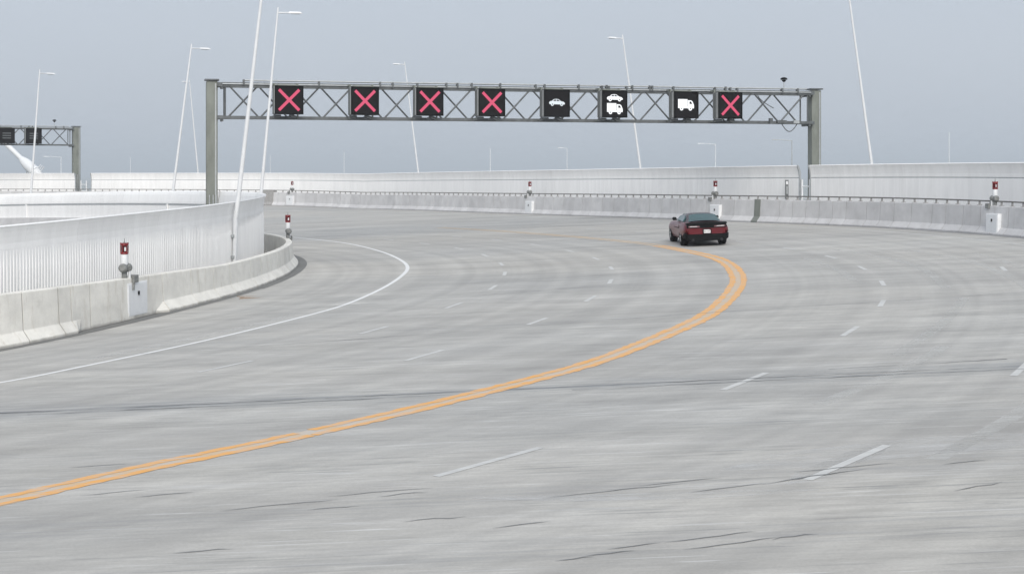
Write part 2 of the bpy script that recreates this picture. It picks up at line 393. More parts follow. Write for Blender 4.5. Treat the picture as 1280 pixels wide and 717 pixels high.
mb.build('deck_edge', road)
# island inside the hairpin wall
isl = [tuple((INNER.at(k*1.5)-INNER.right(k*1.5)*1.75).xy) for k in range(int(INNER.len/1.5)+1)]
mb = MB(); fill(isl+[(-70, 101), (-70, 20)], 4.0, lambda x, y: zs(x, y)+.8, M['island'], mb)
tag(mb.build('island_ground'), kind='structure')

def strip(mb, curve, s0, s1, n0, n1, h, mat, step=.8, rag=0):
    rr = random.Random(int(s0*10+n0*100))
    nseg = max(1, int(abs(s1-s0)/step)); vs = []
    for k in range(nseg+1):
        x = s0+(s1-s0)*k/nseg
        for n in (n0, n1):
            p = curve.at(x)+curve.right(x)*(n+rag*(rr.random()-.5)*2); vs.append((p.x, p.y, zs(p.x, p.y)+h))
    mb.add(vs, [(2*k, 2*k+1, 2*k+3, 2*k+2) for k in range(nseg)], mat)
def quad_line(mb, pts, width, h, mat, taper=False):
    """a ribbon of constant width on the road through plan points"""
    vs = []; m = len(pts)
    for i, p in enumerate(pts):
        a = Vector(pts[max(i-1, 0)]); b = Vector(pts[min(i+1, m-1)]); t = (b-a).normalized(); nn = Vector((t.y, -t.x))
        u = i/(m-1); wd = width*(max(.15, min(1, 6*u*(1-u))) if taper else 1)
        for k in (-.5, .5):
            q = Vector(p)+nn*k*wd; vs.append((q.x, q.y, zs(q.x, q.y)+h))
    mb.add(vs, [(2*i, 2*i+1, 2*i+3, 2*i+2) for i in range(m-1)], mat)

mb = MB(); strip(mb, EDGE_IN, 0, EDGE_IN.len, -.068, .068, .004, M['edge'], .6); mb.build('edge_line', road)
mb = MB(); strip(mb, EDGE_OUT, 0, EDGE_OUT.len, -.065, .065, .004, M['line'], .6); mb.build('edge_line', road)
s_worn = YELLOW.near(5.9, 59.5); s_gap0, s_gap1 = YELLOW.near(-3.05, 21.6), YELLOW.near(-2.85, 21.85)
for n_ in (-.165, .165):
    for a, b, mat in ((0, s_gap0, 'yellow'), (s_gap1 if n_ < 0 else s_gap0+.05, s_worn, 'yellow')):
        mb = MB(); strip(mb, YELLOW, a, b, n_-.085, n_+.085, .005, M[mat], .16, .028); mb.build('centre_line', road)
    mb = MB(); strip(mb, YELLOW, s_worn, YELLOW.len, n_-.075, n_+.075, .005, M['yellow_worn'], .3, .02); mb.build('worn_centre_line', road)
mb = MB(); strip(mb, YELLOW, 0, s_worn, -.21, .21, .002, M['yellow_ghost'], .2, .05); mb.build('centre_line_smear', road)
LINES = [
 [((-6.07, 28.6), (-5.25, 29.95)), ((-3.47, 33.77), (-2.93, 35.05)), ((-1.73, 38.6), (-1.34, 39.98)), (-.57, 44.07), (-.24, 48.91), (-.38, 53.13), (-1.07, 58.09), (-2.25, 62.96), (-4.0, 67.6), (-6.0, 72.1)],
 [((-2.09, 29.0), (-1.4, 30.4)), ((.37, 34.2), (.84, 35.45)), (2.1, 39.57), (2.95, 44.43), (3.31, 49.33), (3.05, 53.95), (2.29, 58.49), (1.01, 63.3), (-.7, 68), (-2.7, 72.5)],
 [((-.95, 18.43), (.38, 19.95)), ((3.42, 24.0), (4.40, 25.6)), ((6.68, 29.95), (7.34, 31.4)), (8.88, 35.54), (10.13, 40.46), (10.75, 45.44), (10.8, 50.2), (10.29, 54.87), (9.3, 59.6), (7.9, 64.3), (6.1, 69), (4, 73.6)],
 [((3.47, 17.4), (4.86, 19.17)), ((8.2, 24.2), (9.1, 25.9)), ((11.2, 30.2), (11.9, 31.8)), (14.35, 43.2)],
]
for ln in LINES:
    cs = [Vector(d) if not isinstance(d[0], tuple) else (Vector(d[0])+Vector(d[1]))/2 for d in ln]
    for i, d in enumerate(ln):
        if isinstance(d[0], tuple): a, b = Vector(d[0]), Vector(d[1])
        else:
            t = (cs[min(i+1, len(cs)-1)]-cs[i-1]).normalized(); a, b = cs[i]-t*.72, cs[i]+t*.72
        mb = MB(); quad_line(mb, [tuple(a.lerp(b, k/4)) for k in range(5)], .125, .004, M['line']); mb.build('lane_dash', road)
# erased older lines: pale arcs on the outer lanes, and pale smears round the near dash
for pts in ([(9.6, 41.5), (10.0, 46), (9.9, 50)], [(11.3, 38.5), (12.1, 43), (12.45, 47), (12.2, 51), (11.6, 54)], [(12.2, 34), (13.3, 38.5), (14.1, 43.5), (14.3, 47.5), (13.9, 52)], [(7.0, 27), (9.2, 31.5), (11, 36)],
            [(4.6, 22.3), (6.6, 25.2), (8.2, 28)], [(5.2, 18.2), (7.2, 21), (9, 24)], [(-8.9, 31.3), (-6.8, 35.5), (-5.6, 39)], [(14.9, 43), (15.3, 46.5), (15.4, 49.5)]):
    c = Curve(pts); mb = MB(); strip(mb, c, 0, c.len, -.13, .13, .002, M['line_worn'], .4); mb.build('erased_line', road)
for pts, wd in (([(2.6, 18.1), (3.9, 18.6), (5.6, 19.1), (7.4, 19.3)], 1.0), ([(3.2, 17.2), (4.0, 18.2), (4.9, 19.3)], .42), ([(-.5, 17.2), (1.5, 16.9), (3.5, 16.9)], .3)):
    c = Curve(pts); mb = MB(); quad_line(mb, [tuple(c.at(c.len*k/16).xy) for k in range(17)], wd, .002, M['patch'], True); mb.build('pale_smear', road)
# the sealed joint across the deck, the fainter one beyond it, and the dark cracks
def wobble(pts, amp, k):
    c = Curve(pts); r = random.Random(k); m = max(4, int(c.len/.18))
    return [tuple((c.at(c.len*i/m)+c.right(c.len*i/m)*amp*(r.random()-.5)).xy) for i in range(m+1)]
for pts, wd in (([(-12.5, 24.55), (-8.5, 24.66), (-4.3, 24.78), (0, 24.93), (4.3, 25.06), (8.7, 25.18), (13.5, 25.3)], .06), ([(-8, 24.42), (-4, 24.5), (-1, 24.62)], .05), ([(1, 24.6), (4.3, 24.75), (8.6, 24.85)], .05), ([(5.5, 25.7), (7, 25.85), (8.7, 26)], .05),
                ([(-9.7, 31.4), (-4, 32.6), (4.2, 34.95), (6.9, 35.5), (12.9, 36.7)], .035), ([(-8, 39.3), (-3, 41), (4, 43.5)], .03)):
    mb = MB(); quad_line(mb, wobble(pts, .05, int(wd*1000)+len(pts)), wd, .007, M['joint']); mb.build('sealed_joint', road)
CR = [((-3.35, 17.08), (-2.05, 17.38)), ((-2.2, 17.56), (-.95, 17.80)), ((-1.6, 17.45), (-1.0, 17.58)), ((.42, 17.04), (2.0, 17.45)), ((1.5, 17.42), (2.5, 17.68)), ((2.05, 17.02), (3.0, 17.34)), ((2.9, 17.26), (4.3, 17.86)), ((3.4, 17.8), (4.7, 18.1)), ((3.2, 17.4), (4.1, 17.75)),
      ((4.95, 16.55), (5.6, 16.86)), ((5.2, 17.9), (5.8, 18.05)), ((.7, 14.52), (1.22, 14.66)), ((.95, 14.74), (1.5, 14.88)), ((1.55, 14.9), (2.5, 15.18)), ((1.7, 14.6), (2.7, 14.92)), ((2.6, 14.85), (3.1, 15.0)), ((-.2, 15.75), (.42, 15.95)), ((.42, 14.4), (.8, 14.5)), ((-5.3, 18.15), (-4.5, 18.35)), ((-4.6, 17.95), (-3.9, 18.1)), ((-2.35, 16.95), (-1.75, 17.02)),
      ((-6.0, 19.9), (-5.2, 20.0)), ((-1.2, 16.2), (-.5, 16.3)), ((-3.5, 15.3), (-2.9, 15.35))]
for i, (a, b) in enumerate(CR):
    mb = MB(); quad_line(mb, wobble([a, tuple((Vector(a)+Vector(b))/2+Vector((0, .02)))[:2], b], .05, i), .019, .007, M['crack'], True); mb.build('crack', road)

# ------------------------------------------------------------------ concrete barriers
def hin(s):
    y = INNER.at(s).y; xs = [(0, 1.3), (33, 1.24), (38, 1.12), (41, 1.05), (45, .93), (58, .86), (200, .86)]
    for (a, ha), (b, hb) in zip(xs, xs[1:]):
        if a <= y <= b: return ha+(hb-ha)*(y-a)/(b-a)
    return 1.2
def foot(H): return [(0, 0), (0, .07), (-.19, .30), (-.24, H-.02), (-.26, H), (-.46, H), (-.48, H-.02), (-.52, 0)]
def plain(H): return [(-.20, 0), (-.20, .07), (-.215, .30), (-.24, H-.02), (-.26, H), (-.46, H), (-.48, H-.02), (-.52, 0)]
bl = thing('concrete_barrier', INNER.p3(INNER.near(-8.9, 43)), 'stained pale concrete barrier at the foot of the near ribbed white wall', 'barrier')
s, send = INNER.near(-20, 23.5), INNER.near(-30, 90.5)
V0, V1 = INNER.near(-10.62, 36.3), INNER.near(-9.45, 40.7)
cuts = [s]
while cuts[-1] < send: cuts.append(cuts[-1]+random.choice((1.35, 1.6, 1.85, 2.1)))
cuts = sorted([c for c in cuts if abs(c-V0) > .5 and abs(c-V1) > .5]+[V0, V1])
for a, b in zip(cuts, cuts[1:]):
    mb = MB(); mid = (a+b)/2
    def pr(x, mid=mid):
        if V0 < mid < V1:
            k = 1-min(1, min(x-V0, V1-x)/.35); F, P = foot(hin(x)), plain(hin(x))
            return [(p[0]+(f[0]-p[0])*k, p[1]) for f, p in zip(F, P)]
        return foot(hin(x))
    sweep(mb, INNER, pr, a+.016, b-.016, 4, M['barrier_l']); mb.build('barrier_panel', bl, INNER.p3(mid), .012)
mb = MB()
def core(x):
    F = plain(hin(x)) if V0-.05 < x < V1+.05 else foot(hin(x))
    return [(p[0]-.016 if i < 4 else p[0]+.016 if i > 5 else p[0], p[1]-(.016 if 2 < i < 7 else 0)) for i, p in enumerate(F)]
for a, b in ((s, V0-.06), (V0+.36, V1-.36), (V1+.06, send)): sweep(mb, INNER, core, a, b, max(8, int((b-a)/.5)), M['seam']); mb.build('barrier_core', bl)
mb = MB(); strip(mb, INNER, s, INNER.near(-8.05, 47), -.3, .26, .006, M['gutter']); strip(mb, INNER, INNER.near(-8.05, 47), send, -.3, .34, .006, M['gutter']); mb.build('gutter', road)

bo = thing('concrete_barrier', OUTER.p3(OUTER.near(6, 85.6)), 'long grey concrete barrier with a steel rail on top, beyond the red car', 'barrier')
s, send = OUTER.near(-62, 139.5), OUTER.near(4, 10.5)
SC = [OUTER.near(12.06, 74.0), OUTER.near(-21.4, 127.5)]
cuts = [s]
while cuts[-1] < send: cuts.append(cuts[-1]+random.choice((1.0, 1.25, 1.5)))
cuts = sorted([c for c in cuts if all(abs(c-k) > .8 for k in SC)]+SC)
HO = 1.13
for a, b in zip(cuts, cuts[1:]):
    mb = MB(); sweep(mb, OUTER, foot(HO), a+.016, b-.016, 3, M['barrier_r']); mb.build('barrier_panel', bo, OUTER.p3((a+b)/2), .012)
mb = MB(); sweep(mb, OUTER, [(p[0]-.016 if i < 4 else p[0]+.016 if i > 5 else p[0], p[1]-(.016 if 2 < i < 7 else 0)) for i, p in enumerate(foot(HO))], s, send, 300, M['seam']); mb.build('barrier_core', bo)
for i, k in enumerate(SC):
    mb = MB(); e = .02 if i == 0 else .06
    sweep(mb, OUTER, [(x+(e if j < 4 else -e if j > 5 else 0), h+(e if 2 < j < 7 else 0)) for j, (x, h) in enumerate(foot(HO+(.1 if i else 0)))], k-.24-.5*i, k+.24+.5*i, 2, M['post'] if i else M['steel']); mb.build('cover_plate', bo, OUTER.p3(k))
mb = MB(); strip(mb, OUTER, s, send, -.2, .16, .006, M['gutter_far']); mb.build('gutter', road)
k = s+.5; posts = []
proto = None
r0 = s
mb = MB()
while k < send-26: posts.append(k); k += .78
for p in posts:
    b_ = MB(); c = OUTER.p3(p, -.36, HO); t = OUTER.tan(p); m3 = Matrix.Rotation(math.atan2(t.y, t.x), 3, 'Z')
    b_.box(c+Vector((0, 0, .01)), (.16, .14, .02), M['post'], m3); b_.box(c+Vector((0, 0, .095)), (.07, .05, .16), M['post'], m3); b_.build('rail_post', bo, c)
k = posts[0]
while k < posts[-1]-1:
    b_ = MB(); e = min(k+6, posts[-1]); sweep(b_, OUTER, [(-.335, HO+.15), (-.335, HO+.205), (-.385, HO+.205), (-.385, HO+.15)], k, e-.02, 6, M['rail']); b_.build('rail', bo, OUTER.p3((k+e)/2)); k = e

# ------------------------------------------------------------------ ribbed white wind walls (they lean over the road at the top)
HW = 2.72
BAND = [(.001, 2.151), (.006, 2.3), (.03, 2.45), (.06, 2.58), (.092, 2.68), (.115, HW), (.09, HW+.035), (.045, 2.70), (.0, 2.58), (-.03, 2.42), (-.055, 2.25), (-.06, 2.155)]
def wall_panel(parent, curve, a, b, depth, pitch, ledge):
    mb = MB(); o = curve.p3((a+b)/2)
    # flat lower sheet, ribs on the road side, plain back
    sweep(mb, curve, [(0, .02), (0, 2.15-ledge), (-.06, 2.15-ledge), (-.06, .02)], a+.004, b-.004, 2, M['panel'])
    sweep(mb, curve, BAND, a+.002, b-.002, 3, M['panel'])
    if ledge: sweep(mb, curve, [(-.01, 2.15-ledge), (-.01, 2.15), (-.05, 2.15), (-.05, 2.15-ledge)], a, b, 2, M['steel_l'])
    sweep(mb, curve, [(-.062, 2.06), (-.062, 2.13), (-.085, 2.13), (-.085, 2.06)], a+.001, b-.001, 2, M['steel_l'])
    mb.build('wall_panel', parent, o)
    mb = MB(); n = max(1, round((b-a)/pitch)); st = (b-a)/n; hi = 2.14-ledge
    for i in range(n):
        c = a+(i+.5)*st; vs = []
        for h, k in ((.05, 1), (hi-.5, 1), (hi, .12 if not ledge else 1)):
            vs += [curve.p3(c-.034, .0005, h), curve.p3(c-.02, depth*k, h), curve.p3(c+.02, depth*k, h), curve.p3(c+.034, .0005, h)]
        mb.add(vs, [(4*r+q, 4*r+q+1, 4*r+q+5, 4*r+q+4) for r in (0, 1) for q in (0, 1, 2)]+[(8, 9, 10, 11), (3, 2, 1, 0)], M['panel'])
    o_ = mb.build('ribs', parent, o); o_['kind'] = 'stuff'
def wall(curve, s0, s1, label, group=None, depth=.022, pitch=.125, ledge=0):
    t = thing('wind_wall', curve.p3((s0+s1)/2), label, 'wind wall', group)
    n = max(1, round((s1-s0)/2.25)); st = (s1-s0)/n
    for i in range(n): wall_panel(t, curve, s0+i*st, s0+(i+1)*st, depth, pitch, ledge)
    mb = MB(); sweep(mb, curve, [(.05, 0), (.05, .02), (-.30, .02), (-.30, 0)], s0, s1, n, M['barrier_l'])
    sweep(mb, curve, [(-.08, .02), (-.08, 1.3), (-.2, 1.33), (-.30, .02)], s0, s1, n, M['barrier_r']); mb.build('footing', t)
    for e, sg in ((s0, 1), (s1, -1)):
        mb = MB(); sweep(mb, curve, [(x-.01, h) for x, h in [(.05, 0), (.05, 2.2), (.09, 2.45), (.18, HW), (.18, HW+.05), (.08, HW), (-.05, 2.4), (-.10, 0)]], e-.06*(sg > 0)-.001, e+.06*(sg < 0)+.001, 1, M['steel_l']); mb.build('end_post', t, curve.p3(e))
    return t
WI = INNER.offset(-1.35); WO = OUTER.offset(-2.0)
GL = WI.near(-14.1, 69.8)      # gap for the left gantry leg
wall(WI, WI.near(-24, 24.5), GL-1.1, 'near white ribbed wall rounding the inside of the bend')
wall(WI, GL+1.0, WI.near(-50, 100.5), 'back stretch of the curved white wall beyond the gantry leg, seen from its plain inner side')
GR = WO.near(14.55, 73.5); GR2 = WO.near(-39.85, 137.6)
wall(WO, GR+.45, WO.near(19, 34), 'white wind wall behind the right hand barrier, right of the thick gantry leg', None, .004, .45, .045)
wall(WO, GR2+.9, GR-.45, 'long white wind wall across the background between the two gantry legs', None, .004, .45, .045)
wall(WO, WO.near(-78, 141), GR2-.9, 'white wind wall at far left below the stay cable', None, .004, .45, .045)
def gate(curve, s, label, group='white gates in the wall gaps'):
    t = thing('gate', curve.p3(s), label, 'gate', group); mb = MB()
    for d in (-.3, .3):
        b_ = MB(); b_.tube(curve.p3(s+d, -.05, 0), curve.p3(s+d, -.05, 2.05), .05, .05, M['white2']); b_.build('gate_post', t, curve.p3(s+d))
    for h in (.5, 1.1, 1.7):
        b_ = MB(); b_.tube(curve.p3(s-.3, -.05, h), curve.p3(s+.3, -.05, h), .028, .028, M['white2']); b_.build('gate_rail', t, curve.p3(s, 0, h))
gate(WI, GL, 'small white tube gate beside the left gantry leg')
gate(WO, GR, 'white tube gate in the wall gap beside the right gantry leg')
gate(WO, GR2, 'white tube gate in the wall gap by the far left gantry leg')

# ------------------------------------------------------------------ lamp posts on the walls
def lamp_post(curve, s, label, h=8.35, lean=7.5, k=.74, n0=.09, group='white lamp posts leaning over the bend'):
    base = curve.p3(s, n0, 0); t = thing('lamp_post', base, label, 'lamp post', group)
    rd = curve.right(s); tn = curve.tan(s); up = Vector((0, 0, 1))
    p1 = curve.p3(s, n0+.04, 2.15); p2 = curve.p3(s, n0+(.13 if n0 > 0 else .06), 2.75)
    d = (up*math.cos(R(lean))+rd*math.sin(R(lean))).normalized(); top = p2+d*h
    mb = MB(); mb.box(base+up*.03, (.3, .3, .06), M['steel_l']); mb.tube(base+up*.06, p1, .105*k, .1*k, M['white'], 12); mb.build('lower_pole', t, base)
    mb = MB(); mb.tube(p1, p2, .1*k, .095*k, M['white'], 12); mb.tube(p2, p2+d*(h*.5), .095*k, .075*k, M['white'], 12); mb.tube(p2+d*(h*.5), top, .075*k, .05*k, M['white'], 12); mb.tube(top, top+d*.12, .035, .02, M['white'], 8); mb.build('pole', t, p1)
    a0 = top-d*.12; a1 = a0+rd*.5+up*.02
    mb = MB(); mb.tube(a0, a1, .035, .03, M['white'], 8); mb.build('arm', t, a0)
    c = a1+rd*.26; m3 = Matrix((rd, tn, up)).transposed(); mb = MB()
    mb.add([c+m3 @ Vector(v) for v in [(-.29, -.08, -.03), (.29, -.1, -.02), (.29, .1, -.02), (-.29, .08, -.03), (-.26, -.05, .05), (.18, -.06, .05), (.18, .06, .05), (-.26, .05, .05)]],
           [(3, 2, 1, 0), (4, 5, 6, 7), (0, 1, 5, 4), (1, 2, 6, 5), (2, 3, 7, 6), (3, 0, 4, 7)], M['white2']); lh = mb.build('lamp_head', t, c)
    mb = MB(); mb.box(c+Vector((0, 0, -.042)), (.36, .15, .02), M['steel_l'], m3); mb.build('lens', lh, c+Vector((0, 0, -.04)))
    for hh in (.9, 1.6):
        mb = MB(); mb.box(curve.p3(s, n0-.03 if n0 > 0 else -.15, hh), (.26, .12, .09), M['steel_l'], m3 @ Matrix.Rotation(R(90), 3, 'Z')); mb.build('bracket', t, curve.p3(s, .06, hh))
    mb = MB(); mb.box(curve.p3(s, -.10, 1.35), (.05, .14, 1.5), M['panel'], m3); mb.build('back_plate', t, curve.p3(s, -.1, 1.35))
    return t
lamp_post(WI, WI.near(-9.37, 49.4), 'tall leaning lamp post on the front of the near ribbed wall', 8.6, 6.7, .82)
lamp_post(WI, WI.near(-10.78, 62.36), 'white leaning lamp post at the tip of the curved wall, arm near the top edge', 7.75, 5.2)
lamp_post(WI, WI.near(-17.45, 75.3), 'white leaning lamp post on the back wall just left of the gantry leg', 7.5, 7.6)
lamp_post(WI, WI.near(-28.7, 87.7), 'leftmost white leaning lamp post, in front of the far left gantry', 7.3, 4.6)
lamp_post(WO, WO.near(-28.3, 133.4), 'thin far lamp post behind the leaning one, leaning left of the gantry leg', 8.3, 9, .72, -.24)
lamp_post(WO, WO.near(-7.41, 114.5), 'far white lamp post seen below the third red cross, leaning left', 8.5, 8, .72, -.24)
lamp_post(WO, WO.near(7.42, 87.2), 'white lamp post leaning left between the car and truck screens', 7.8, 9.2, .72, -.24)
lamp_post(WO, WO.near(16.7, 69.3), 'white lamp post leaning left from the wall right of the whole gantry', 9.4, 9.6, .72, -.24)

# far street lamps on the ground beyond the bridge
def far_lamp(x, y, ztop, label, arm=1, k=1.0, mat='hazed_post'):
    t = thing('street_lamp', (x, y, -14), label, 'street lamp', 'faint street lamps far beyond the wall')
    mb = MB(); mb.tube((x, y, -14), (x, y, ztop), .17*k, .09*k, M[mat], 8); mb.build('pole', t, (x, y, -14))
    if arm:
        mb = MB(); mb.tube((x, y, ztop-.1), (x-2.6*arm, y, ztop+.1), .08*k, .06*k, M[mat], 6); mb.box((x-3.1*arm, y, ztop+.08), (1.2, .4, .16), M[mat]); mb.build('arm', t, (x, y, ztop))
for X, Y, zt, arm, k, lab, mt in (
    (-36.3, 320, 8.9, 0, .7, 'faintest far street lamp, a bare stub above the wall left of centre', 'hazed_post'), (-4.7, 320, 9.4, 0, 1, 'faint far street lamp under the fourth red cross', 'hazed_post'),
    (11.9, 320, 9.5, .45, .9, 'faint far street lamp with a short arm below the car screen', 'hazed_post'), (38.5, 280, 9.6, .9, 1, 'pale far street lamp with a left arm behind the red beacon near the car', 'hazed_post'),
    (52, 275, 10.2, 1, 1.1, 'grey far street lamp with a left arm beside the right gantry leg', 'steel_l'), (88.6, 300, 12.4, 0, .9, 'pale far street lamp pole above the right hand wall', 'hazed_post'),
    (-97.5, 320, 7.6, 1, .9, 'pale far street lamp under the far left gantry truss', 'hazed_post'), (-82.5, 320, 7.6, 0, .6, 'faint far pole left of the big gantry leg', 'hazed_post'), (-49, 300, 7.6, 0, .6, 'faint far pole between the leaning posts by the gantry leg', 'hazed_post')):
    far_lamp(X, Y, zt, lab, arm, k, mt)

# ------------------------------------------------------------------ warning beacons and cabinets on the barriers
def beacon(curve, s, n, top, label, side=1, group='red and white warning beacons on the barriers'):
    c = curve.p3(s, n, top); t = thing('warning_beacon', c, label, 'beacon', group)
    rd = curve.right(s); tn = curve.tan(s)*side; up = Vector((0, 0, 1)); m3 = Matrix.Rotation(math.atan2(tn.y, tn.x), 3, 'Z')
    mb = MB(); mb.lathe(c, [(.075, 0), (.075, .16), (.06, .18), (.06, .34)], M['grey'], 14); mb.build('stem', t, c)
    mb = MB(); mb.path([c+tn*.12+rd*.08+up*-.02, c+tn*.12+rd*.08+up*.2, c+tn*.07+rd*.06+up*.34], .036, M['white2']); mb.build('conduit', t, c)
    q = c+up*.27
    for d in (-1, 1):
        mb = MB(); ax = (tn*d+rd*.25).normalized(); mb.lathe(q+ax*.04, [(.09, 0), (.115, .03), (.12, .1), (.105, .15), (.07, .18)], M['grey'], 16, ax); mb.build('horn', t, q+ax*.1)
    mb = MB(); mb.lathe(q+up*.08, [(.09, 0), (.092, .02), (.092, .26), (.085, .28)], M['white'], 18); mb.build('sleeve', t, q)
    l = q+up*.36; mb = MB()
    mb.lathe(l, [(.1, 0), (.105, .01), (.105, .05), (.06, .052)], M['red'], 18); mb.lathe(l+up*.22, [(.06, -.002), (.105, 0), (.108, .05), (.08, .065), (.03, .075)], M['red'], 18)
    for k in range(6):
        a = k*math.pi/3+.3; mb.tube(l+Vector((math.cos(a)*.095, math.sin(a)*.095, .05)), l+Vector((math.cos(a)*.095, math.sin(a)*.095, .22)), .014, .014, M['red'], 6)
    for k in range(6):
        a = k*math.pi/3; mb.box(l+Vector((math.cos(a)*.1, math.sin(a)*.1, .285)), (.025, .025, .03), M['red'])
    lan = mb.build('lantern', t, l)
    mb = MB(); mb.lathe(l, [(.08, .05), (.082, .135), (.08, .22)], M['redlens'], 16); mb.build('lens', lan, l)
    mb = MB(); toward = (Vector((0, 0, 0))-Vector((l.x, l.y, 0))).normalized(); sd = Vector((-toward.y, toward.x, 0))
    f = (toward+sd*.28).normalized(); fx = Vector((-f.y, f.x, 0)); mm = Matrix((fx, f, up)).transposed()
    mb.box(l+f*.088+up*.135, (.05, .02, .10), M['white'], mm); mb.build('lantern_glint', lan, l+f*.09)  # white block painted as light reflected in the lantern
    mb = MB(); mb.lathe(l+up*.295, [(.03, -.01), (.018, .03), (.008, .05), (.008, .12)], M['grey'], 10); mb.build('finial', lan, l+up*.3)
    mb = MB(); mb.box(c+tn*.28+up*-.03+rd*.1, (.24, .2, .2), M['grey'], m3); mb.build('junction_box', t, c+tn*.26, .01)
def cabinet(curve, s, wd, h, label, n0=-.12, group='white cabinets on the barriers'):
    c = curve.p3(s, n0, 0); t = thing('utility_cabinet', c, label, 'cabinet', group)
    mb = MB(); sweep(mb, curve, [(n0+.16, .05), (n0+.14, h), (n0-.2, h), (n0-.2, .05)], s-wd/2, s+wd/2, 3, M['white2']); b_ = mb.build('cabinet_body', t, c, .01)
    mb = MB(); sweep(mb, curve, [(n0+.175, .09), (n0+.155, h-.04), (n0+.12, h-.04), (n0+.12, .09)], s-wd/2+.04, s+wd/2-.04, 3, M['white']); d = mb.build('door', t, c, .006)
    mb = MB(); q = curve.p3(s+.02, n0+.175, h*.70); mb.box(q, (.045, .045, .09), M['black']); mb.lathe(q+Vector((0, 0, -.06)), [(.03, -.01), (.03, .01)], M['grey'], 10); mb.build('lock', d, q)
def side_slot(curve, s, h, parent):
    mb = MB(); q = curve.p3(s, -.185, h); mb.box(q, (.05, .05, .26), M['grey']); mb.build('cable_slot', parent, q)
sb = INNER.near(-10.21, 38.99)
beacon(INNER, sb-.05, -.36, hin(sb), 'nearest and largest red and white beacon, on the left barrier above a white cabinet', 1)
side_slot(INNER, sb+.12, hin(sb)-.2, bl)
cabinet(INNER, INNER.near(-9.95, 39.36), 1.06, .96, 'nearest white cabinet set into the left concrete barrier', -.365)
st = INNER.near(-9.14, 60.4)
beacon(INNER, st, -.3, hin(st)+.02, 'red and white beacon at the tip of the inner barrier where it turns away', 1)
for (X, Y, XC, YC, l1, l2) in ((-18.66, 125.95, -18.86, 125.72, 'farthest small dark beacon, on the far barrier right of the leaning posts', 'farthest white cabinet on the far barrier, at the left end of its visible stretch'),
                       (1.15, 95.27, 1.02, 94.86, 'small beacon on the far barrier near the middle of the bend', 'white cabinet on the far barrier near the middle of the bend'),
                       (10.69, 77.45, 10.51, 77.14, 'red beacon on the far barrier just behind the red car', 'white cabinet on the far barrier partly hidden by the red car'),
                       (18.92, 58.11, 18.68, 57.75, 'red beacon on the right end of the barrier, above the rail', 'white cabinet at the right end of the grey barrier')):
    so = OUTER.near(X, Y); beacon(OUTER, so, -.36, HO+.02, l1, -1); cabinet(OUTER, OUTER.near(XC, YC), .85, .84, l2, -.2)

# dark marker post on the walkway, left of the right gantry leg
s = WO.near(14.09, 74.43); c = WO.p3(s, .35, 0); t = thing('marker_post', c, 'dark narrow marker post with pale stripes between rail and white wall', 'marker post')
mb = MB(); mb.tube(c, c+Vector((0, 0, 1.3)), .04, .04, M['steel_d'], 8); mb.build('post', t, c)
mb = MB(); mb.box(c+Vector((0, -.06, 1.55)), (.17, .03, .95), M['steel_d']); pl = mb.build('plate', t, c+Vector((0, 0, 1.5)))
mb = MB(); mb.box(c+Vector((.01, -.078, 1.88)), (.10, .012, .16), M['white']); mb.build('stripe', pl, c+Vector((0, 0, 1.9)))
mb = MB(); mb.box(c+Vector((.01, -.078, 1.52)), (.05, .012, .4), M['steel_l']); mb.build('stripe', pl, c+Vector((0, 0, 1.5)))

# dry straw washed against the kerb
c = INNER.p3(INNER.near(-8.6, 44.3), .75, .012); t = thing('dry_straw', c, 'brown dry straw lying at the foot of the inner barrier', 'straw')
for i in range(7):
    mb = MB(); p = c+Vector((random.uniform(-.55, .2), random.uniform(-.5, .4), .006)); a = R(random.uniform(-4, 22)); d = Vector((math.cos(a), math.sin(a), .03))
    mb.tube(p, p+d*random.uniform(.4, 1.1), .014, .006, M['stick'], 5); mb.build('stalk', t, p)

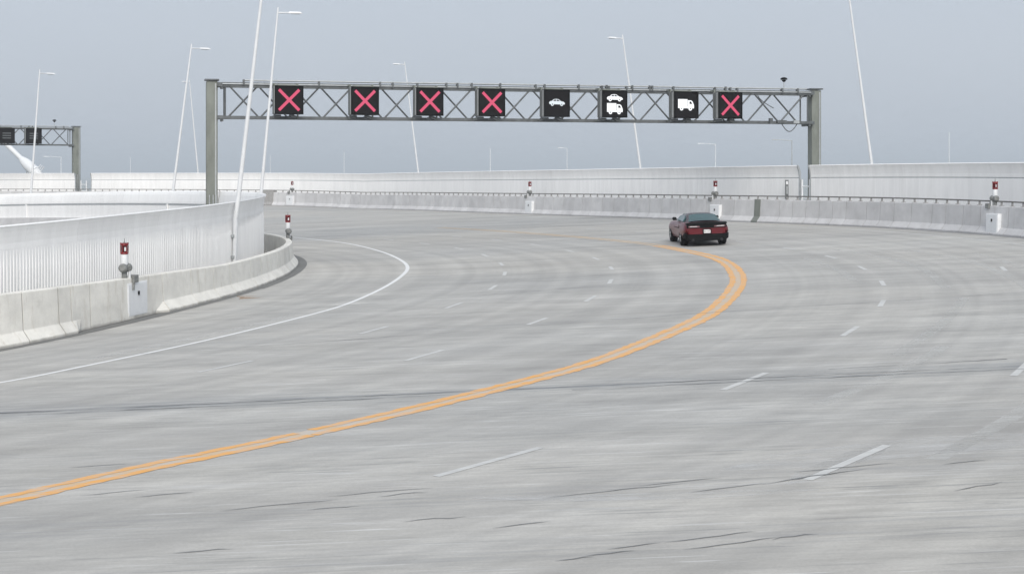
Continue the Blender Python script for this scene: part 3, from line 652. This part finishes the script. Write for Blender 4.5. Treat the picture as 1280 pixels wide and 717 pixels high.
# ------------------------------------------------------------------ overhead gantries with lane signs
def gantry(L, Rr, ztop, depth, hgt, leg, label, legs=(True, True), lz=None):
    """L, Rr: plan points of the leg centres"""
    a, b = Vector((*L, 0)), Vector((*Rr, 0)); e = (b-a).normalized(); nn = Vector((e.y, -e.x, 0)); up = Vector((0, 0, 1))
    m3 = Matrix((e, nn, up)).transposed(); span = (b-a).length
    t = thing('sign_gantry', (a.x, a.y, zs(*L)), label, 'gantry')
    for q, on, sg in ((a, legs[0], 1), (b, legs[1], -1)):
        if not on: continue
        g = zs(q.x, q.y); mb = MB(); h = ztop-.05-g
        mb.box(q+up*(g+h/2), (leg, leg, h), M['steel'], m3); l = mb.build('leg', t, q+up*g, .03)
        mb = MB(); mb.box(q+up*(ztop+.02), (leg+.14, leg+.16, .07), M['steel_d'], m3); mb.build('cap_plate', l, q+up*ztop)
        mb = MB(); mb.box(q+up*(g+.04), (leg+.4, leg+.4, .08), M['steel_d'], m3); mb.build('base_plate', l, q+up*g)
        for k in (-.12, .05, .19):
            mb = MB(); mb.tube(q+nn*(leg/2+.035)+e*k+up*(g+.1), q+nn*(leg/2+.035)+e*k+up*(g+2.6), .03, .03, M['steel_l'], 6); mb.build('conduit', l, q+up*g)
        mb = MB(); mb.box(q+e*(leg*.32)+nn*(leg/2+.012)+up*(g+h/2+.1), (.06, .03, h-.4), M['steel_l'], m3); mb.build('stiffener', l, q+up*(g+1))
        for zz in (ztop-.2, ztop-hgt):
            mb = MB(); mb.box(q+e*sg*(leg/2+.12)+up*zz, (.3, depth+.15, .16), M['steel_d'], m3); mb.box(q+e*sg*(leg/2+.2)+up*(zz-.1), (.1, depth+.05, .16), M['steel_d'], m3); mb.build('bracket', l, q+up*zz)
    x0, x1 = leg/2, span-leg/2
    def P(x, n, z): return a+e*x+nn*n+up*z
    zt, zb = ztop-.2, ztop-hgt
    for n in (depth/2, -depth/2):
        mb = MB(); mb.box(P((x0+x1)/2, n, zt), (x1-x0, .14, .2), M['steel_d'], m3); mb.build('top_chord', t, P(x0, n, zt))
        mb = MB(); mb.box(P((x0+x1)/2, n, zb), (x1-x0, .12, .13), M['steel_d'], m3); mb.build('bottom_chord', t, P(x0, n, zb))
    mb = MB(); mb.tube(P(x0+1.2, depth/2+.05, zt+.20), P(x1-.4, depth/2+.05, zt+.20), .045, .045, M['steel_l'], 8); mb.build('conduit', t, P(x0, 0, zt))
    mb = MB(); mb.tube(P(x0+.2, depth/2+.11, zt+.02), P(x1-.2, depth/2+.11, zt+.02), .035, .035, M['steel_l'], 8); mb.build('cable', t, P(x0, 0, zt))
    nb = max(2, round((x1-x0-.9)/1.47)); st = (x1-x0-.9)/nb; xs = [x0+.45+i*st for i in range(nb+1)]
    for n, ph in ((depth/2, 0), (-depth/2, 1)):
        for i in range(nb):
            za, zb_ = (zt-.08, zb+.05) if (i+ph) % 2 == 0 else (zb+.05, zt-.08)
            mb = MB(); mb.tube(P(xs[i]+.08, n, za), P(xs[i+1]-.08, n, zb_), .043, .043, M['steel_d'], 7); mb.build('brace', t, P(xs[i], n, zt))
        for x in (xs[0]-.12, xs[-1]+.12):
            mb = MB(); mb.tube(P(x, n, zt), P(x, n, zb), .04, .04, M['steel_d'], 7); mb.build('brace', t, P(x, n, zt))
    for i in range(0, nb+1, 2):
        for z in (zt, zb):
            mb = MB(); mb.tube(P(xs[i], -depth/2, z), P(xs[i], depth/2, z), .04, .04, M['steel_d'], 6); mb.build('cross_tube', t, P(xs[i], 0, z))
    rr = random.Random(3)
    for i in range(int(span/1.1)):
        x = x0+.8+rr.random()*(x1-x0-1.6); mb = MB(); mb.box(P(x, depth/2+.06, zt+.06+rr.random()*.06), (.09, .2, .26), M['steel_d'], m3); mb.build('clamp', t, P(x, 0, zt))
    return t, P, m3, e, nn, x0, x1, zt, zb
def sensor(P, x, z, label):
    c = P(x, 0, z); t = thing('sensor', c, label, 'sensor', 'dome sensors on the gantries'); up = Vector((0, 0, 1))
    mb = MB(); mb.tube(c, c+up*.36, .022, .022, M['steel_l'], 8); mb.build('stem', t, c)
    mb = MB(); mb.lathe(c+up*.34, [(.03, 0), (.1, .05), (.11, .1)], M['black'], 14); mb.lathe(c+up*.46, [(.17, 0), (.19, .03), (.15, .09), (.06, .12)], M['black'], 16); mb.build('dome', t, c+up*.4)

def poly(mb, pts, f, mat): mb.add([f(*p) for p in pts], [tuple(range(len(pts)))], mat)
def disc(mb, c, r, f, mat, n=14): poly(mb, [(c[0]+r*math.cos(2*math.pi*k/n), c[1]+r*math.sin(2*math.pi*k/n)) for k in range(n)], f, mat)
CAR = [(-.98, -.05), (-.98, .1), (-.85, .22), (-.62, .26), (-.45, .44), (-.1, .5), (.2, .46), (.5, .24), (.85, .16), (.98, .02), (.98, -.1), (.9, -.14), (-.9, -.12)]
def draw_car(mb, mbk, cx, cy, s, lit):
    F = lambda y: (lambda u, v: y(cx+u*s, cy+v*s))
    poly(mb, CAR, F(mbk[0]), lit)
    for x in (-.58, .58): disc(mb, (x, -.13), .19, F(mbk[0]), lit)
    poly(mb, [(-.48, .25), (-.36, .39), (-.12, .42), (-.12, .25)], F(mbk[1]), M['screen'])
    poly(mb, [(-.04, .25), (-.04, .42), (.16, .39), (.36, .25)], F(mbk[1]), M['screen'])
    for x in (-.58, .58): disc(mb, (x, -.13), .07, F(mbk[1]), M['screen'], 10)
def draw_truck(mb, mbk, cx, cy, s, lit):
    F = lambda y: (lambda u, v: y(cx+u*s, cy+v*s))
    poly(mb, [(-.98, -.38), (-.98, .62), (.18, .62), (.18, -.38)], F(mbk[0]), lit)
    poly(mb, [(.22, -.38), (.22, .5), (.62, .5), (.8, .38), (.98, -.02), (.98, -.38)], F(mbk[0]), lit)
    poly(mb, [(.16, -.40), (.16, -.2), (.24, -.2), (.24, -.40)], F(mbk[0]), lit)
    for x in (-.55, .52): disc(mb, (x, -.42), .22, F(mbk[0]), lit)
    poly(mb, [(.42, .1), (.42, .36), (.62, .36), (.76, .1)], F(mbk[1]), M['screen'])
    for x in (-.55, .52): disc(mb, (x, -.42), .07, F(mbk[1]), M['screen'], 10)
def lane_sign(G, x, kind, label, wd=1.28, group='square lane signs hung on the gantry', dz=0):
    t_, P, m3, e, nn, x0, x1, zt, zb = G; dn = P(0, 1, 0)-P(0, 0, 0)
    cz = (zt+zb)/2+.02+dz; h = 1.28*wd/1.28; nb = .90; D = .62      # back and depth of the box
    t = thing('lane_sign', P(x, nb, cz-h/2), label, 'lane sign', group)
    mb = MB(); mb.box(P(x, nb+D/2, cz), (wd, D, h), M['housing'], m3); hs = mb.build('housing', t, P(x, nb, cz), .012)
    for sx in (-1, 1):
        mb = MB(); mb.box(P(x+sx*(wd/2+.012), nb+D*.75, cz), (.03, .035, h*.96), M['steel_l'], m3); mb.build('side_rib', hs, P(x, nb, cz))
        mb = MB(); mb.box(P(x+sx*(wd/2+.012), nb+D*.3, cz), (.03, .035, h*.96), M['steel_d'], m3); mb.build('side_rib', hs, P(x, nb, cz))
    nf = nb+D
    mb = MB(); mb.box(P(x, nf+.012, cz), (wd-.03, .02, h-.03), M['screen'], m3); sc = mb.build('screen', t, P(x, nf, cz))
    for (ox, oz, sx, sz) in ((0, h/2-.01, wd+.03, .04), (0, -h/2+.01, wd+.03, .04), (-wd/2+.005, 0, .04, h-.05), (wd/2-.005, 0, .04, h-.05)):
        mb = MB(); mb.box(P(x+ox, nf+.02, cz+oz), (sx, .07, sz), M['black'], m3); mb.build('frame_edge', sc, P(x, nf, cz))
    f0 = lambda u, v: P(x+u, nf+.028, cz+v); f1 = lambda u, v: P(x+u, nf+.034, cz+v)
    mb = MB()
    if kind == 'x':
        for a in (45, -45):
            c, s = math.cos(R(a)), math.sin(R(a)); L, W = .66*wd/1.28, .068
            g = f0 if a > 0 else (lambda u, v: P(x+u, nf+.030, cz+v))
            poly(mb, [(u*c-v*s, u*s+v*c) for u, v in ((-L, -W), (L, -W), (L, W), (-L, W))], g, M['redx'])
    if kind == 'car': draw_car(mb, (f0, f1), 0, 0, .42, M['lit_dim'])
    if kind == 'both': draw_car(mb, (f0, f1), 0, .26, .43, M['lit']); draw_truck(mb, (f0, f1), 0, -.23, .43, M['lit'])
    if kind == 'truck': draw_truck(mb, (f0, f1), -.02, .0, .45, M['lit'])
    if kind == 'off':
        for v in (-.22, 0, .22): poly(mb, [(-.38, v-.05), (.38, v-.05), (.38, v+.05), (-.38, v+.05)], f0, M['steel_d'])
    if mb.f: mb.build('symbol', sc, P(x, nf, cz))
    for sx in (-.42, .42):
        mb = MB()
        mb.box(P(x+sx*wd, nb-.02, cz), (.07, .06, hgt_of(zt, zb)), M['steel'], m3)
        for z in (zt, zb): mb.box(P(x+sx*wd, nb-.2, z), (.07, .4, .07), M['steel'], m3)
        mb.build('hanger', t, P(x+sx*wd, nb, cz))
    for sx, tilt in ((-.36, 0), (.2, 18)):
        mb = MB(); mr = m3 @ Matrix.Rotation(R(tilt), 3, 'Y')
        mb.box(P(x+sx*wd, nb+.22, cz-h/2-.07), (.3, .3, .09), M['steel_d'], mr); mb.box(P(x+sx*wd-.14, nb+.15, cz-h/2-.12), (.14, .2, .1), M['steel_d'], m3); mb.build('clamp', t, P(x+sx*wd, nb, cz-h/2))
    mb = MB(); mb.box(P(x, nb+.2, cz+h/2+.05), (.72*wd, .2, .07), M['steel'], m3); mb.build('top_bracket', t, P(x, nb, cz+h/2))
    t.rotation_euler.z = R(6.5)
    return t
def hgt_of(a, b): return a-b+.1
G1 = gantry((-14.0, 69.0), (15.65, 76.6), 8.33, .85, 1.72, .52, 'grey steel truss gantry spanning the road, carrying eight lane signs')
names = [('x', 'lane sign with a red cross, first from the left gantry leg'), ('x', 'lane sign with a red cross, second from the left gantry leg'), ('x', 'lane sign with a red cross, third from the left gantry leg'),
         ('x', 'lane sign with a red cross next to the car sign'), ('car', 'lane sign showing a single dim white car'), ('both', 'lane sign showing a white car above a white truck'),
         ('truck', 'lane sign showing only a white truck'), ('x', 'lane sign with a red cross nearest the right gantry leg, beside the truck sign')]
STATIONS = [3.36, 6.89, 9.98, 13.0, 16.23, 19.17, 22.89, 25.23]
for x, (k, lab) in zip(STATIONS, names): lane_sign(G1, x, k, lab, 1.3)
sensor(G1[1], 28.9, 8.36, 'dark dome sensor on a stick above the right end of the big gantry')
P = G1[1]; mb = MB()
mb.box(P(27.9, .6, G1[8]+.05), (.16, .2, .3), M['steel_d'], G1[2]); mb.build('camera_box', G1[0], P(27.9, .6, G1[8]))
mb = MB(); mb.box(P(28.5, .6, G1[8]+.03), (.5, .16, .14), M['steel_d'], G1[2]); mb.build('camera_box', G1[0], P(28.5, .6, G1[8]))
mb = MB(); mb.box(P(29.3, .6, G1[8]+.02), (.3, .16, .16), M['steel_l'], G1[2]); mb.build('camera_box', G1[0], P(29.3, .6, G1[8]))
mb = MB(); mb.path([P(28.5+.9*k/10, .55, G1[8]-.05-.42*math.sin(math.pi*k/10)) for k in range(11)], .025, M['steel_d'], 6); mb.build('loose_cable', G1[0], P(28.9, .5, G1[8]))
mb = MB(); mb.path([P(27.2+.9*k/10, .5, G1[7]-.1-.7*(k/10)**.6) for k in range(11)], .022, M['steel_d'], 6); mb.build('loose_cable', G1[0], P(27.6, .5, G1[7]))
GL2, GR2P = (-65, 128.2), (-41.35, 140.4)
G2 = gantry(GL2, GR2P, 8.44, 1.0, 1.75, .68, 'far left grey truss gantry carrying unlit lane signs')
_P = G2[1]; L2 = (Vector(GL2)-Vector(GR2P)).length
for d, lab in ((4.2, 'unlit lane sign on the far left gantry, the one nearer its leg'), (6.6, 'unlit lane sign on the far left gantry, the one at the picture edge')):
    lane_sign(G2, L2-d, 'off', lab, 1.42, 'unlit lane signs on the far left gantry')
sensor(_P, L2-2.0, 8.5, 'dark dome sensor on a stick above the far left gantry')

# ------------------------------------------------------------------ stay cable and its anchorage beyond the far left wall
up = Vector((0, 0, 1))
A = Vector((-47.6, 149.5, 3.6)); B = Vector((-52.6, 151.2, 7.9)); d = (B-A).normalized()
t = thing('stay_cable', A, 'thick white stay cable with a swollen anchorage, slanting up at the far left edge', 'stay cable')
mb = MB(); mb.lathe(A, [(.30, -2), (.42, .2), (.52, .5), (.55, 1.2), (.55, 2.0), (.47, 2.5), (.30, 3.0), (.27, 3.1)], M['white'], 24, d); mb.build('anchorage', t, A)
mb = MB(); mb.lathe(A, [(.25, 3.0), (.25, 16), (.25, 60)], M['white'], 20, d); mb.build('cable_pipe', t, A+d*3)
for k, (a_, h_) in enumerate(((.5, 1.2), (.9, .9), (1.3, .6), (-.4, 1.9))):
    q = A+d*h_; side = (d.orthogonal().normalized()*math.cos(a_)+d.cross(d.orthogonal().normalized())*math.sin(a_))
    side = Vector((.75, -.3, .25+.1*k)).normalized() if k < 3 else Vector((-.2, -.2, -1)).normalized()
    mb = MB(); p0 = q+side*.4; mb.path([p0, p0+side*.35+up*.05, p0+side*.6+up*(.22 if k < 3 else -.1)], .05, M['white2' if k < 3 else 'steel_l'], 8); mb.build('stay_lug', t, q)
mb = MB(); mb.lathe(A, [(.57, .9), (.62, .92), (.62, 1.05), (.57, 1.07)], M['white2'], 24, d); mb.build('collar', t, A+d)

# ------------------------------------------------------------------ the red coupe, driving away
def loft(mb, secs, mat, smooth=True, cap=True):
    """secs: list of (y, half-profile [(x,z)...] from bottom centre outward to top centre); mirrored"""
    rings = []
    for y, hp in secs:
        full = [(x, y, z) for x, z in hp]+[(-x, y, z) for x, z in hp[::-1] if x > 1e-6]
        rings.append(full)
    n = len(rings[0]); vs = [v for r in rings for v in r]
    fs = [(i*n+k, i*n+(k+1) % n, (i+1)*n+(k+1) % n, (i+1)*n+k) for i in range(len(rings)-1) for k in range(n)]
    mb.add(vs, fs, mat, smooth)
    if cap: mb.add(vs, [tuple(range(n-1, -1, -1)), tuple(range((len(rings)-1)*n, len(rings)*n))], mat)
car = thing('red_car', (7.62, 59.0, zs(7.62, 59)), 'dark red two door coupe with a black rear bumper, driving away round the bend', 'car')
car.rotation_euler = (math.atan(.0143), -math.atan(.0416), R(2.2)); car.scale = (.935,)*3
def sec(y, zb, wdt, zd, sill=.86, mid=.6):
    return (y, [(0, zb), (wdt*.80, zb), (wdt*.93, zb+.05), (wdt*.975, zb+.2), (wdt, mid), (wdt*.992, mid+.13), (wdt*.955, zd-.12), (wdt*.90, zd-.035), (wdt*.82, zd), (wdt*.4, zd+.012), (0, zd+.015)])
Y0 = -1.12   # rear bumper, with the rear axle at y = 0
mb = MB()
loft(mb, [sec(Y0+.02, .52, .80, .86), sec(Y0+.05, .46, .86, .90), sec(Y0+.16, .42, .925, .955), sec(Y0+.5, .30, .955, .985), sec(Y0+.85, .25, .975, 1.0), sec(Y0+1.12, .24, .985, 1.0), sec(Y0+1.4, .23, .97, .995), sec(Y0+1.8, .22, .935, .985),
          sec(Y0+2.5, .22, .93, .965), sec(Y0+3.2, .22, .935, .95), sec(Y0+3.6, .23, .96, .94), sec(Y0+4.07, .24, .97, .93), sec(Y0+4.5, .26, .95, .90), sec(Y0+4.9, .32, .88, .82), sec(Y0+5.0, .38, .80, .74)], M['carred'])
body = mb.build('body', car, world=False)
cut = MB()
for y in (0, 2.95):
    for sx in (-1, 1): cut.lathe((sx*.62, y, .37), [(.42, 0), (.42, .6)], M['black'], 28, Vector((sx, 0, 0)))
cutter = cut.build('wheel_well_cutter'); bm_ = body.modifiers.new('wells', 'BOOLEAN'); bm_.object = cutter; bm_.solver = 'EXACT'
dg = bpy.context.evaluated_depsgraph_get(); new = bpy.data.meshes.new_from_object(body.evaluated_get(dg))
body.modifiers.clear(); body.data = new; bpy.data.objects.remove(cutter)
# greenhouse: roof skin, pillars and inset glass
def gh(y, z, wdt): return Vector((wdt, y, z))
RB, RT, WT, WB = (-.52, 1.0, .72), (.38, 1.40, .565), (1.42, 1.415, .575), (2.22, .985, .74)   # rear base, roof rear, roof front, windscreen base
mb = MB()
def gsec(y, z, wt, zb=.93, wb=.8): return (y, [(0, zb), (wb, zb), (wb*.995, zb+.04), (wt+(wb-wt)*.45, zb+(z-zb)*.55), (wt+.03, z-.06), (wt-.04, z-.012), (wt*.6, z+.018), (0, z+.028)])
loft(mb, [gsec(-.66, .975, .72, .9, .75), gsec(-.5, 1.01, .71, .9, .78), gsec(-.05, 1.16, .64, .9, .78), gsec(.3, 1.265, .575, .9, .78), gsec(.6, 1.305, .555), gsec(1.0, 1.315, .555), gsec(1.42, 1.295, .56), gsec(1.8, 1.14, .64, .9, .78), gsec(2.25, .97, .73, .9, .77)], M['carroof'])
mb.build('roof', car, world=False)
def pane(name, pts, push):
    mb = MB(); pts = [Vector(p) for p in pts]; nrm = (pts[1]-pts[0]).cross(pts[2]-pts[0]).normalized()
    if nrm.dot(Vector(push)) < 0: nrm = -nrm; 
    o = [p+nrm*.028 for p in pts]; m = len(pts)
    mb.add(o+[p-nrm*.03 for p in pts], [tuple(range(m))]+[(i, (i+1) % m, m+(i+1) % m, m+i) for i in range(m)], M['glass']); return mb.build(name, car, world=False)
def rg(k, wx):   # a row of the rear glass, bulged at the centre
    y = -.50+(.30+.50)*k; z = 1.02+(1.272-1.02)*k
    return [(x*wx, y-.03*(1-x*x), z+.035*(1-x*x)+.012) for x in (-1, -.6, -.2, .2, .6, 1)]
mb = MB(); rows = [rg(0, .66), rg(.35, .615), rg(.7, .565), rg(1, .515)]
vs = [v for r in rows for v in r]; mb.add(vs, [(i*6+k, i*6+k+1, (i+1)*6+k+1, (i+1)*6+k) for i in range(3) for k in range(5)], M['glass'], True)
mb.add([(x, y+.02, z-.05) for x, y, z in vs], [(i*6+k, (i+1)*6+k, (i+1)*6+k+1, i*6+k+1) for i in range(3) for k in range(5)], M['black']); mb.build('rear_window', car, world=False)
for sx in (-1, 1):
    pane('side_window', [(sx*.785, .2, 1.0), (sx*.775, 1.95, 1.0), (sx*.66, 1.55, 1.20), (sx*.61, 1.15, 1.245), (sx*.62, .55, 1.235), (sx*.69, .28, 1.13)], (sx, 0, .3))
pane('windscreen', [(-.66, 2.14, 1.03), (.66, 2.14, 1.03), (.54, 1.5, 1.275), (-.54, 1.5, 1.275)], (0, 1, 1))
# tail: spoiler, light bar, lenses, plate, lower bumper, exhausts
mb = MB(); loft(mb, [(Y0-.03, [(0, .915), (.80, .905), (.84, .955), (.80, 1.0), (0, 1.03)]), (Y0+.10, [(0, .91), (.84, .90), (.88, .96), (.84, 1.005), (0, 1.035)]), (Y0+.34, [(0, .95), (.84, .94), (.86, .97), (.83, .985), (0, 1.0)])], M['black']); mb.build('spoiler', car, world=False)
mb = MB(); pr_ = [(0, .775), (.77, .785), (.835, .80), (.845, .86), (.82, .9), (0, .91)]; loft(mb, [(Y0-.005, pr_), (Y0+.12, pr_)], M['black']); bar = mb.build('light_bar', car, world=False)
for sx in (-1, 1):
    mb = MB()
    mb.add([(sx*.30, Y0-.02, .815), (sx*.76, Y0-.016, .82), (sx*.79, Y0-.012, .85), (sx*.75, Y0-.016, .875), (sx*.32, Y0-.02, .865), (sx*.30, Y0+.02, .815), (sx*.76, Y0+.02, .82), (sx*.79, Y0+.02, .85), (sx*.75, Y0+.02, .875), (sx*.32, Y0+.02, .865)],
           [(0, 1, 2, 3, 4), (0, 5, 6, 1), (1, 6, 7, 2), (2, 7, 8, 3), (3, 8, 9, 4), (4, 9, 5, 0)], M['lens']); mb.build('tail_light', car, world=False)
    mb = MB(); mb.add([(sx*.40, Y0-.024, .84), (sx*.72, Y0-.02, .842), (sx*.72, Y0-.02, .862), (sx*.42, Y0-.024, .858)], [(0, 1, 2, 3)], M['white2']); mb.build('reversing_light', car, world=False)
mb = MB(); lo = lambda w_, a, b: [(0, a), (w_*.85, a), (w_, a+.08), (w_*1.02, b-.03), (w_, b), (0, b)]
loft(mb, [(Y0-.03, lo(.80, .27, .50)), (Y0+.03, lo(.87, .24, .53)), (Y0+.20, lo(.93, .24, .55)), (Y0+.5, lo(.945, .26, .50))], M['black']); mb.build('rear_bumper', car, world=False)
mb = MB(); mb.box((.0, Y0-.005, .635), (.36, .05, .2), M['black']); pm = mb.build('plate_recess', car, world=False)
mb = MB(); mb.box((.0, Y0-.035, .635), (.28, .012, .145), M['plate']); pl = mb.build('licence_plate', car, world=False, bevel=.004)
mb = MB()
for x, wd in ((-.10, .05), (-.045, .04), (.03, .04), (.085, .05)): mb.add([(x-wd/2, Y0-.044, .61), (x+wd/2-.008, Y0-.044, .61), (x+wd/2-.008, Y0-.044, .665), (x-wd/2, Y0-.044, .665)], [(0, 1, 2, 3)], M['grey'])
mb.add([(.10, Y0-.043, .69), (.148, Y0-.043, .69), (.148, Y0-.043, .71), (.10, Y0-.043, .71)], [(0, 1, 2, 3)], M['redx'] if False else M['red']); mb.build('plate_marks', pl, world=False)
for sx in (-1, 1):
    mb = MB(); mb.lathe((sx*.60, Y0+.16, .28), [(.05, 0), (.055, .2), (.045, .22)], M['rim'], 16, Vector((0, -1, 0))); mb.build('exhaust', car, world=False)
    mb = MB(); mb.add([(sx*.80, 1.78, 1.0), (sx*.99, 1.72, 1.0), (sx*1.03, 1.74, 1.08), (sx*.99, 1.76, 1.15), (sx*.84, 1.8, 1.13), (sx*.82, 1.92, 1.01), (sx*.97, 1.88, 1.01), (sx*1.0, 1.88, 1.08), (sx*.96, 1.89, 1.13), (sx*.85, 1.92, 1.11)],
                       [(0, 1, 2, 3, 4), (5, 9, 8, 7, 6), (0, 5, 6, 1), (1, 6, 7, 2), (2, 7, 8, 3), (3, 8, 9, 4), (4, 9, 5, 0)], M['black']); mb.build('mirror', car, world=False, bevel=.012)
    mb = MB(); mb.box((sx*.965, 1.0, .74), (.02, 1.3, .02), M['black']); mb.box((sx*.955, .36, .62), (.012, .012, .55), M['black']); d_ = mb.build('door_seam', car, world=False)
    mb = MB(); mb.box((sx*.965, .52, .80), (.03, .2, .035), M['carred']); mb.build('door_handle', car, world=False, bevel=.008)
mb = MB(); mb.box((0, 1.4, .27), (1.5, 4.3, .10), M['black']); mb.build('underbody', car, world=False)
def wheel(x, y):
    sx = 1 if x > 0 else -1; ax = Vector((sx, 0, 0)); wd = .30
    wh = MB(); c = Vector((x, y, .355))
    wh.lathe(c-ax*wd/2, [(.24, 0), (.32, .0), (.352, .03), (.355, .08), (.355, wd-.08), (.352, wd-.03), (.32, wd), (.24, wd)], M['tyre'], 32, ax); w_ = wh.build('wheel', car, world=False)
    rm = MB(); rm.lathe(c+ax*(wd/2-.05), [(.245, -.1), (.25, .045), (.235, .05), (.225, .02), (.05, .0), (.04, .02)], M['rim'], 28, ax)
    for k in range(5):
        a = 2*math.pi*k/5+.2; u = Vector((0, math.cos(a), math.sin(a))); p = c+ax*(wd/2-.015)
        rm.tube(p+u*.03, p+u*.24, .035, .022, M['steel_l'], 6)
    rm.build('rim', w_, world=False)
for x in (-.815, .815):
    for y in (0, 2.95): wheel(x, y)

# ------------------------------------------------------------------ thin haze over the river and the deck
hm = bpy.data.materials.new('haze_air'); hm.use_nodes = True; nt = hm.node_tree; nt.nodes.clear()
o_ = nt.nodes.new('ShaderNodeOutputMaterial'); pv = nt.nodes.new('ShaderNodeVolumePrincipled')
pv.inputs['Color'].default_value = (.86, .935, 1, 1); pv.inputs['Density'].default_value = .0004; pv.inputs['Anisotropy'].default_value = .0
nt.links.new(pv.outputs[0], o_.inputs['Volume'])
mb = MB(); mb.box((0, 0, 24), (19000, 19000, 78), hm); hz = mb.build('haze'); hz['kind'] = 'stuff'
